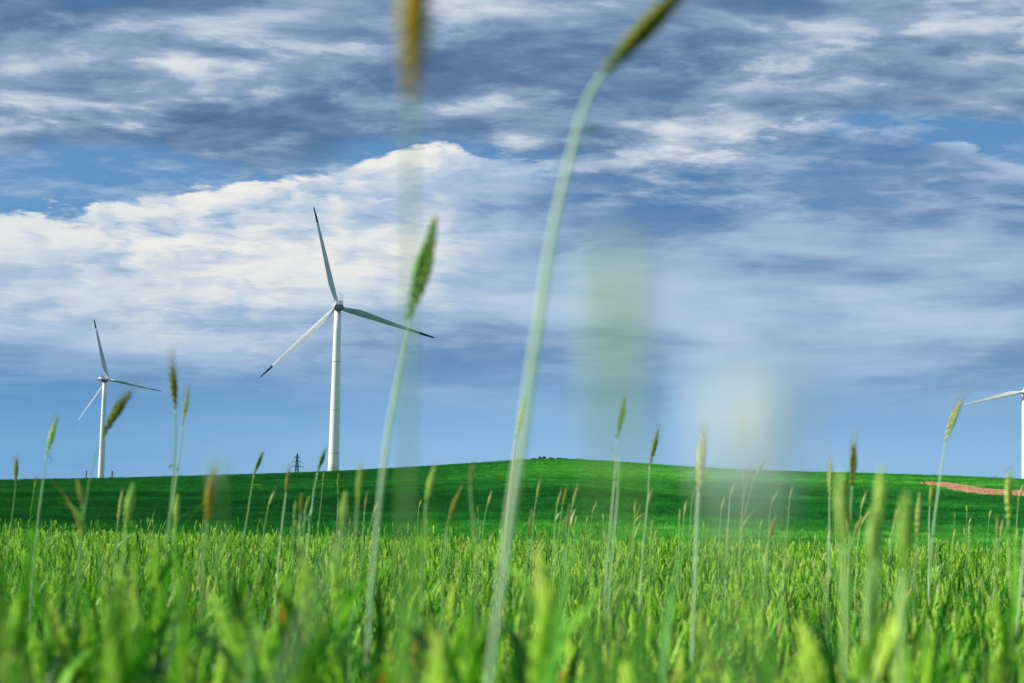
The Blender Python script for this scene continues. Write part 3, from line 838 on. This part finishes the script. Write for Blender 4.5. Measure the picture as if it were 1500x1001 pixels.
# --- right of the middle
stalk('thick pale upright ear with long awns standing over the hill brow', (1029, 630), (1023, 722), [(1021, 760), (1020, 800), (1017, 870)], 1.85, 'straw', PSTEM, 0.0105, 0.04, (), 0.002)
stalk('small golden ear on a hair thin stem within the pale smear', (1084, 604), (1089, 638), [(1089, 680), (1087, 750), (1082, 850)], 4.4, 'gold', OSTEM, 0.009, 0.012, (), 0.0009)
stalk('awned ear leaning far right under the pale smear', (1121, 674), (1104, 704), [(1097, 730), (1090, 760), (1084, 820)], 4.6, 'straw', STEM, 0.008, 0.05)
stalk('reddish awned ear left of the far leaning one', (1100, 686), (1092, 716), [(1088, 740), (1084, 790), (1081, 840)], 4.8, 'brown', STEM, 0.008, 0.05)
stalk('bowed thin ear with a drooping leaf under the pale smear', (1076, 707), (1069, 728), [(1068, 745), (1066, 775), (1064, 820)], 5.2, 'straw', PSTEM, 0.007, 0.01, [(1069, 730, 0.0, 0.05, 0.009, 0.7, 2.6)])
stalk('short curved ear low left of the bowed thin ear', (1061, 729), (1056, 747), [(1055, 765), (1053, 810)], 5.6, 'straw', STEM, 0.008, 0.01)
stalk('lone thin straw ear leaning right, right of the pale smear', (1140, 720), (1130, 738), [(1128, 755), (1125, 810)], 5.5, 'straw', STEM, 0.008, 0.02, [(1130, 738, 0.0, 0.03, 0.005, 0.2, 0.5)])
stalk('upright white tinged ear low left of the thick pale ear', (1005, 735), (1002, 756), [(1000, 790), (998, 830)], 5.2, 'straw', STEM, 0.010, 0.01)
stalk('narrow upright ear further left of the thick pale ear', (996, 746), (995, 764), [(995, 790), (994, 830)], 6.0, 'straw', STEM, 0.008, 0.01)
stalk('green ear peeping out left of the thick pale ear foot', (1016, 722), (1013, 738), [(1011, 770), (1008, 820)], 5.4, 'green', STEM, 0.009, 0.02)
stalk('brown blurred ear tip leaning right in front of the lone thin ear', (1136, 758), (1126, 796), [(1122, 830), (1119, 870)], 3.2, 'brown', STEM, 0.008, 0.01)
# --- right part
stalk('thin straw ear on the long bare stem in the right middle', (1162, 712), (1157, 731), [(1155, 760), (1150, 815)], 5.4, 'straw', STEM, 0.008, 0.02)
stalk('narrow pale ear with reddish awns left of the blurred pale group', (1216, 676), (1215, 727), [(1215, 760), (1215, 800), (1213, 860)], 3.3, 'straw', PSTEM, 0.008, 0.04)
stalk('dark upright awned ear rising from the blurred pale group', (1251, 650), (1248, 712), [(1247, 740), (1246, 780), (1244, 850)], 2.6, 'olive', STEM, 0.0115, 0.045, [(1238, 760, 1.0, 0.13, 0.010, 1.5, 0.5), (1242, 780, PI, 0.09, 0.007, 1.5, 0.3, DRY)])
stalk('broad pale blurred ear under the dark upright awned ear', (1231, 690), (1236, 800), [(1237, 840), (1238, 900)], 0.85, 'pale', LSTEM, 0.0085, 0.0, (), 0.0022)
stalk('tall pale blurred ear right of the dark awned ear, over the brow', (1291, 682), (1287, 775), [(1285, 820), (1283, 900)], 0.95, 'pale', LSTEM, 0.0085, 0.0, (), 0.0022)
stalk('shorter pale blurred ear overlapping the tall pale one', (1279, 742), (1274, 830), [(1272, 860), (1270, 920)], 0.95, 'pale', LSTEM, 0.0085, 0.0, (), 0.002)
stalk('fat pale blurred ear left of the bare soil strip', (1327, 722), (1323, 840), [(1322, 870), (1320, 930)], 0.75, 'pale', LSTEM, 0.0095, 0.0, (), 0.002)
stalk('small straw ear between the dark awned ear and the tall pale one', (1268, 724), (1261, 746), [(1258, 780), (1254, 830)], 5.0, 'straw', STEM, 0.008, 0.02)
stalk('straw ear leaning right low beneath the shorter pale blurred ear', (1272, 750), (1261, 770), [(1257, 795), (1254, 840)], 4.6, 'straw', STEM, 0.010, 0.02)
stalk('dark brown ear leaning right behind the blurred pale group', (1263, 756), (1250, 787), [(1246, 810), (1242, 850)], 3.6, 'brown', STEM, 0.010, 0.0)
stalk('golden awned ear in front of the right turbine blade tip', (1407, 588), (1385, 648), [(1380, 680), (1376, 710), (1371, 745), (1365, 800)], 2.75, 'straw', PSTEM, 0.0105, 0.05, (), 0.0016, bend=-0.003)
stalk('yellow green slim ear at the tip of the bare soil strip', (1366, 705), (1362, 742), [(1361, 760), (1361, 800), (1360, 850)], 4.2, 'gold', PSTEM, 0.009, 0.02)
stalk('pale brown blurred ear left of the slim ear at the soil strip', (1347, 722), (1343, 788), [(1342, 820), (1340, 860)], 2.5, 'straw', STEM, 0.007, 0.0)
stalk('dim brown ear leaning right behind the fat pale ear', (1318, 738), (1309, 770), [(1305, 800), (1302, 840)], 3.6, 'brown', STEM, 0.008, 0.0)
stalk('pale upright blurred ear crossing the bare soil strip near the right edge', (1478, 690), (1477, 762), [(1478, 800), (1479, 850)], 2.1, 'pale', LSTEM, 0.009, 0.02, [(1478, 770, 3.6, 0.08, 0.006, -0.9, 0.2)])
stalk('brown short ear left of the pale upright ear near the right edge', (1461, 758), (1461, 788), [(1461, 810), (1460, 850)], 4.4, 'brown', STEM, 0.012, 0.015)
stalk('thin straw ear leaning right beside the brown short ear', (1469, 762), (1465, 786), [(1462, 810), (1460, 850)], 4.8, 'straw', STEM, 0.008, 0.015)
stalk('bowed straw ear low under the golden awned ear', (1388, 791), (1375, 799), [(1373, 815), (1370, 850)], 4.4, 'straw', STEM, 0.010, 0.01)
stalk('hair thin stalk alone between the golden ear and the right edge', (1412, 772), (1414, 786), [(1415, 800), (1416, 830)], 6.2, 'straw', STEM, 0.006, 0.01, [(1414, 783, 0.0, 0.03, 0.006, 0.0, 0.3)])
stalk('pale ear tip leaning right over the soil at the right edge', (1499, 710), (1492, 729), [(1490, 760), (1488, 820)], 5.0, 'straw', STEM, 0.009, 0.01)
stalk('bare pale stem at the very right edge', None, (1503, 775), [(1499, 820), (1494, 880), (1490, 940)], 2.0, 'green', PSTEM, stem_r=0.0016)
# --- many thin ones further back that nothing tells apart
def small_stalks():
    r = random.Random(23)
    xs = [11, 14, 77, 136, 150, 157, 223, 226, 300, 343, 347, 372, 378, 410, 487, 515, 548, 560, 588, 597, 602, 616, 625, 645, 660, 668, 685, 699, 706, 722, 733, 745, 757, 764, 800, 812, 845, 858, 862, 870, 887, 910, 912, 923, 944, 960, 975, 986, 1010, 1034, 1040, 1052, 1062, 1080, 1095, 1110, 1116, 1127, 1150, 1155, 1178, 1190, 1195, 1207, 1212, 1226, 1300, 1304, 1312, 1352, 1375, 1399, 1405, 1440, 1452, 1490]
    xs += [r.uniform(4, 1496) for _ in range(110)]
    for X in xs:
        X += r.uniform(-3, 3)
        d = r.uniform(5.0, 14.0); L = 0.085 * FPX / d * r.uniform(0.7, 1.0)
        lim = 664 + FPX * (-float(crop_top((X - 750) / FPX * d, d))) / d
        Y = lim - r.uniform(8, 30) - r.uniform(0, 1) ** 2 * 55
        lean = r.uniform(-0.15, 0.45)
        foot = (X - lean * L, Y + L); low = (foot[0] - r.uniform(0, 6), lim + 6)
        if low[1] < foot[1] + 6: low = (low[0], foot[1] + 8)
        hue = r.choice(('straw', 'straw', 'gold', 'green', 'pale'))
        word = {'straw': 'straw', 'gold': 'golden', 'green': 'green', 'pale': 'pale green'}[hue]
        stalk('small thin %s stalk above distant wheat %s' % (word, zone(X)), (X, Y), foot, [low, (low[0] - 2, low[1] + 12)], d, hue, r.choice((STEM, LSTEM)), r.uniform(0.008, 0.011), 0.015, (), 0.0016, group='small %s stalks %s' % (word, zone(X)), nodes=8)
small_stalks()

# ------------------------------------------------------------------ wind turbines
WHITE = plain('turbine_white', (0.80, 0.81, 0.80), 0.35, 0.4, 0.06, 0.35)
BLADE = plain('blade_grey', (0.46, 0.50, 0.53), 0.4, 0.35, 0.10, 0.3)
GREY = plain('turbine_grey', (0.42, 0.45, 0.47), 0.5, 0.3, 0.15, 0.8)
DARK = plain('turbine_dark', (0.018, 0.022, 0.035), 0.5, 0.3, 0.3, 1.0)
LOUV = plain('louvre_dark', (0.035, 0.045, 0.045), 0.6, 0.3, 0.5, 1.5)
STEEL = plain('galvanised', (0.30, 0.32, 0.34), 0.4, 0.4, 0.2, 3.0, 0.6)

def blade_mesh(L, marks):
    """Blade along +X, chord in Y (leading edge +Y), thickness in Z."""
    secs = []
    for t in [0, .02, .05, .09, .13, .17, .22, .28, .36, .46, .58, .70, .80, .84, .88, .92, .96, .985, 1.0]:
        ch = np.interp(t, [0, .05, .13, .21, .28, .5, .75, .92, .985, 1.0], [2.0, 2.0, 3.0, 3.75, 3.5, 2.45, 1.6, 1.05, 0.7, 0.12])
        th = np.interp(t, [0, .05, .13, .21, .4, .7, 1.0], [1.0, 1.0, .52, .34, .24, .19, .16])
        tw = R(np.interp(t, [0, .1, .21, .4, .7, 1.0], [16, 15, 12, 6, 2, -1]))
        le = np.interp(t, [0, .05, .21, 1.0], [.5, .5, .30, .35])
        rnd_ = np.interp(t, [0, .05, .16], [1, 1, 0])
        ring = []
        n = 16
        for j in range(n):
            a = 2 * math.pi * j / n
            c = math.cos(a); s = math.sin(a)
            yy = 0.5 * c; zz = 0.5 * s * th
            if rnd_ < 1:                                   # pull the trailing edge thin
                k = (0.5 - yy)
                zz *= lerp((1 - k) ** 0.9 * 1.25 + 0.03, 1.0, rnd_)
            yy = (yy - 0.5 + le) * ch; zz *= ch
            ring.append((t * L, yy * math.cos(tw) - zz * math.sin(tw), yy * math.sin(tw) + zz * math.cos(tw) + 1.6 * t * t))
        secs.append((t, [Vector(p) for p in ring]))
    main = MB()
    lim = 0.84 if marks else 1.0
    main.rings([r for t, r in secs if t <= lim])
    tip = MB(); band = MB()
    if marks:
        band.rings([r for t, r in secs if .84 <= t <= .88]); tip.rings([r for t, r in secs if .88 <= t])
    return main, band, tip

def turbine(label, base_px, hub_px, D, yaw, ang, L, pitch, marks=True, group='wind turbines behind the hill'):
    b = at(*base_px, D); h = at(*hub_px, D)
    gz = float(ground_z(b.x, D))
    H = h.z - gz
    root = empty('wind_turbine', (b.x, D, gz)); root.rotation_euler = (0, 0, yaw)
    tag(root, label, 'wind turbine', group)
    r0, r1 = 2.75, 1.6
    zt = H - 2.0
    tw = MB(); n = 32
    rad = lambda z: lerp(r0, r1, z / zt)
    tw.rings([[(rad(z) * math.cos(2 * PI * j / n), rad(z) * math.sin(2 * PI * j / n), z) for j in range(n)] for z in np.linspace(-1, zt, 9)])
    to = tw.build('tower', WHITE, root)
    for fz in (0.17, 0.42, 0.70):
        z = zt * fz; ring = MB(); r = rad(z) + 0.05
        ring.rings([[(q * math.cos(2 * PI * j / n), q * math.sin(2 * PI * j / n), z + dz) for j in range(n)] for q, dz in ((r - .08, -.16), (r, -.14), (r, .14), (r - .08, .16))])
        ring.build('flange_ring', GREY, to)
    # nacelle: rounded box, dark louvred lower body, pale hood
    na = MB()
    def nring(y, sx, z0, z1, ch=0.45):
        return [(-sx + ch, y, z0), (sx - ch, y, z0), (sx, y, z0 + ch), (sx, y, z1 - ch), (sx - ch, y, z1), (-sx + ch, y, z1), (-sx, y, z1 - ch), (-sx, y, z0 + ch)]
    z0 = H - 2.1
    na.rings([nring(y, sx, z0 + a, H + 1.0 + c_) for y, sx, a, c_ in ((-6.4, 1.7, .5, -.3), (-6.2, 1.95, .1, 0), (1.6, 1.95, 0, 0), (2.4, 1.7, .15, -.2))])
    no = na.build('nacelle', WHITE, root, False)
    lo = MB(); lo.rings([nring(y, sx, z0 - .06, H - 0.05, .3) for y, sx in ((-6.46, 2.0), (1.0, 2.0))]); lo.build('lower_housing', LOUV, no, False)
    for k in range(4):
        s = MB(); s.box((-1.7, -6.56, z0 + .22 + k * .42), (1.7, -6.47, z0 + .40 + k * .42)); s.build('louvre_slat', GREY, no, False)
    for sx in (-1, 1):
        for k in range(2):
            s = MB(); s.box((sx * (2.005 if sx > 0 else 2.06), -5 + k * 2.6, z0 + .5), (sx * (2.06 if sx > 0 else 2.005), -3.2 + k * 2.6, z0 + 1.5)); s.build('side_vent', GREY, no, False)
    s = MB(); s.box((-1.5, -5.9, H + 1.0), (-.1, -2.4, H + 2.0)); s.build('cooler_box', WHITE, no, False)
    s = MB(); s.box((.1, -5.2, H + 1.0), (1.5, -3.4, H + 1.7)); s.build('roof_hatch', GREY, no, False)
    rl = MB()
    for x in (-1.8, 0, 1.8):
        for y in (-6.2, -2.6): rl.bar((x, y, H + .9), (x, y, H + 2.3), .10)
    for y in (-6.2, -2.6): rl.bar((-1.8, y, H + 2.3), (1.8, y, H + 2.3), .10)
    for x in (-1.8, 1.8): rl.bar((x, -6.2, H + 2.3), (x, -2.6, H + 2.3), .10)
    rl.build('roof_railing', STEEL, no, False)
    ms = MB(); ms.bar((.5, -5.6, H + 1), (.5, -5.6, H + 5.0), .12); ms.bar((1.5, -5.6, H + 1), (1.5, -5.6, H + 4.8), .10); ms.bar((.4, -5.6, H + 5.0), (1.6, -5.6, H + 4.8), .12); ms.bar((.5, -5.6, H + 5), (.5, -5.6, H + 5.7), .2)
    ms.build('wind_sensor_mast', STEEL, no, False)
    hb = MB(); hy = 4.0; prof = [(2.3, 1.25), (2.7, 1.55), (3.6, 1.6), (4.6, 1.5), (5.4, 1.1), (5.9, .5), (6.0, .05)]
    hb.rings([[(r * math.cos(2 * PI * j / 24), y, H + r * math.sin(2 * PI * j / 24)) for j in range(24)] for y, r in prof])
    ho = hb.build('hub', WHITE, root)
    nr = MB(); nr.rings([[(r * math.cos(2 * PI * j / 20), y, H + r * math.sin(2 * PI * j / 20)) for j in range(20)] for y, r in ((6.0, .5), (6.06, .5), (6.07, .3))]); nr.build('nose_cap', GREY, ho)
    main, band, tip = blade_mesh(L, marks)
    mm = main.mesh('blade', BLADE); bm_ = band.mesh('dark_band', DARK) if marks else None; tm = tip.mesh('tip', GREY if False else DARK) if marks else None
    for k in range(3):
        # rotor plane is local XZ; +X of the blade turned to the angle; chord mostly in the plane
        a = ang + k * 2 * PI / 3
        e1 = Vector((math.cos(a), 0, math.sin(a))); e3 = Vector((0, 1, 0)); e2 = e3.cross(e1)
        e2, e3 = e2 * math.cos(pitch) + e3 * math.sin(pitch), e3 * math.cos(pitch) - e2 * math.sin(pitch)
        Mx = Matrix((e1, e2, e3)).transposed().to_4x4(); Mx.translation = Vector((0, hy, H))
        o = link(bpy.data.objects.new('blade', mm), root); o.matrix_local = Mx
        if marks:
            link(bpy.data.objects.new('dark_band', bm_), o); link(bpy.data.objects.new('blade_tip', tm), o)
    return root
turbine('large white wind turbine left of centre, nearest of the three', (488.5, 690), (495, 448.5), 672, R(12), R(103.5), 49.5, R(30))
turbine('smaller distant wind turbine at the far left with thin blades', (148, 700), (153.5, 555.5), 1140, R(-22), R(108), 52.0, R(45))
turbine('bright white wind turbine cut off by the right edge', (1501.5, 700), (1500.5, 574), 1100, R(180 - 20), R(-14.5 + 1.0), 48.8, 0.0, False)

# ------------------------------------------------------------------ pylon, poles, bushes
PYL = plain('pylon_steel', (0.06, 0.075, 0.10), 0.6, 0.3, 0.3, 0.5)
def pylon():
    D = 1500; top = at(435.5, 665, D); gz = float(ground_z(top.x, D)); H = top.z - gz
    root = empty('lattice_pylon', (top.x, D, gz)); root.rotation_euler = (0, 0, R(25))
    tag(root, 'dark lattice power pylon left of the large turbine foot', 'pylon')
    hw = lambda z: np.interp(z / H, [0, .7, 1.0], [4.2, 1.3, .5])
    cr = lambda z: [Vector((sx * hw(z), sy * hw(z), z)) for sx, sy in ((-1, -1), (1, -1), (1, 1), (-1, 1))]
    for k in range(4):
        mb = MB(); zs = [0, .35 * H, .7 * H, H]
        for a, b in zip(zs, zs[1:]): mb.bar(cr(a)[k], cr(b)[k], .42)
        mb.build('leg', PYL, root, False)
    br = MB(); zs = np.concatenate([np.linspace(0, .7 * H, 9), np.linspace(.75 * H, H, 5)])
    for a, b in zip(zs, zs[1:]):
        for k in range(4):
            br.bar(cr(a)[k], cr(b)[(k + 1) % 4], .24); br.bar(cr(a)[(k + 1) % 4], cr(b)[k], .24)
            br.bar(cr(b)[k], cr(b)[(k + 1) % 4], .24)
    br.build('bracing', PYL, root, False)
    for i, (zf, w) in enumerate(((3.8, 3.4), (8.5, 5.6), (13.4, 7.4))):
        z = H - zf
        arm = MB()
        for sx in (-1, 1):
            e = Vector((sx * w, 0, z - .2))
            for sy in (-1, 1):
                arm.bar((sx * hw(z), sy * hw(z), z), e, .32); arm.bar((sx * hw(z + 1.4), sy * hw(z + 1.4), z + 1.4), e, .28)
        ao = arm.build('crossarm', PYL, root, False)
        for sx in (-1, 1):
            ins = MB(); ins.tube([(sx * w, 0, z - .2), (sx * w, 0, z - 1.6)], .18, 6); ins.build('insulator', PYL, ao)
pylon()
POLE = plain('pole_wood', (0.05, 0.045, 0.045), 0.8, 0.2, 0.3, 2.0)
def pole(label, X, D, arms):
    top = at(X, 690.0, D); gz = float(ground_z(top.x, D)); H = top.z - gz
    root = empty('utility_pole', (top.x, D, gz)); tag(root, label, 'utility pole', 'utility poles beside the far left turbine')
    p = MB(); p.tube([(0, 0, -.5), (0, 0, H)], [.42, .30], 10); p.build('post', POLE, root)
    for z, w in arms:
        a = MB(); a.bar((-w * .5, 0, H - z), (w, 0, H - z), .16); a.build('crossarm', POLE, root, False)
        for x in (-w * .5 + .1, w - .1):
            q = MB(); q.tube([(x, 0, H - z), (x, 0, H - z + .4)], .1, 6); q.build('insulator', POLE, root)
pole('plain dark utility pole left of the far left turbine tower', 126.5, 800, ((4.0, 1.0),))
pole('dark utility pole with short crossarms right of the far left turbine tower', 164.5, 800, ((.9, 1.0), (2.0, 1.7), (3.6, 1.7)))

BUSH = plant('bush_leaf', [(0.012, 0.035, 0.012), (0.03, 0.07, 0.02)], 0.2, nscale=1.0)
BARK = plain('bark', (0.08, 0.06, 0.045), 0.9, 0.1, 0.4, 10)
def bush(label, X, w, h, seed):
    r = random.Random(seed); D = 449.0
    p = at(X, 670, D); gz = float(ground_z(p.x, D)) + 0.3
    root = empty('bush', (p.x, D, gz)); tag(root, label, 'bush', 'bushes on the hilltop')
    s = MB()
    for k in range(4):
        a = r.uniform(0, 6.28); s.tube([(0, 0, -.3), (math.cos(a) * w * .12, math.sin(a) * w * .12, h * .4), (math.cos(a) * w * .3, math.sin(a) * w * .3, h * .8)], [.08, .06, .02], 5)
    s.build('trunk', BARK, root)
    c = MB()
    lobes = [(r.uniform(-w / 2, w / 2) * .7, r.uniform(-w / 2, w / 2) * .7, r.uniform(.35, .8) * h, r.uniform(.22, .4)) for _ in range(7)]
    for _ in range(420):
        lx, ly, lz, lr = r.choice(lobes)
        v = Vector((r.gauss(0, 1), r.gauss(0, 1), r.gauss(0, 1))).normalized() * r.uniform(.5, 1.0)
        q = Vector((lx + v.x * lr * w * .6, ly + v.y * lr * w * .6, max(.1, lz + v.z * lr * h)))
        n = Vector((r.gauss(0, 1), r.gauss(0, 1), r.gauss(0, 1))).normalized(); e = n.orthogonal().normalized(); g = n.cross(e); sz = r.uniform(.09, .2)
        c.face([q - e * sz, q - g * sz * .5, q + e * sz, q + g * sz * .5])
    c.build('crown', BUSH, root, False)
bush('small dark bush on the hilltop, left one of the taller pair', 791.5, 1.0, 1.1, 1)
bush('small dark bush on the hilltop, right and tallest of the pair', 797, 1.2, 1.2, 2)
bush('low wide bush on the hilltop right of the taller pair', 819, 2.4, .75, 3)
bush('lowest scrubby bush on the hilltop between the pair and the wide bush', 808, 1.7, 0.8, 4)
bush('flat dark bush at the right end of the hilltop scrub', 828, 2.0, 0.6, 5)
bush('flat dark bush at the left end of the hilltop scrub', 782, 1.6, 0.7, 6)
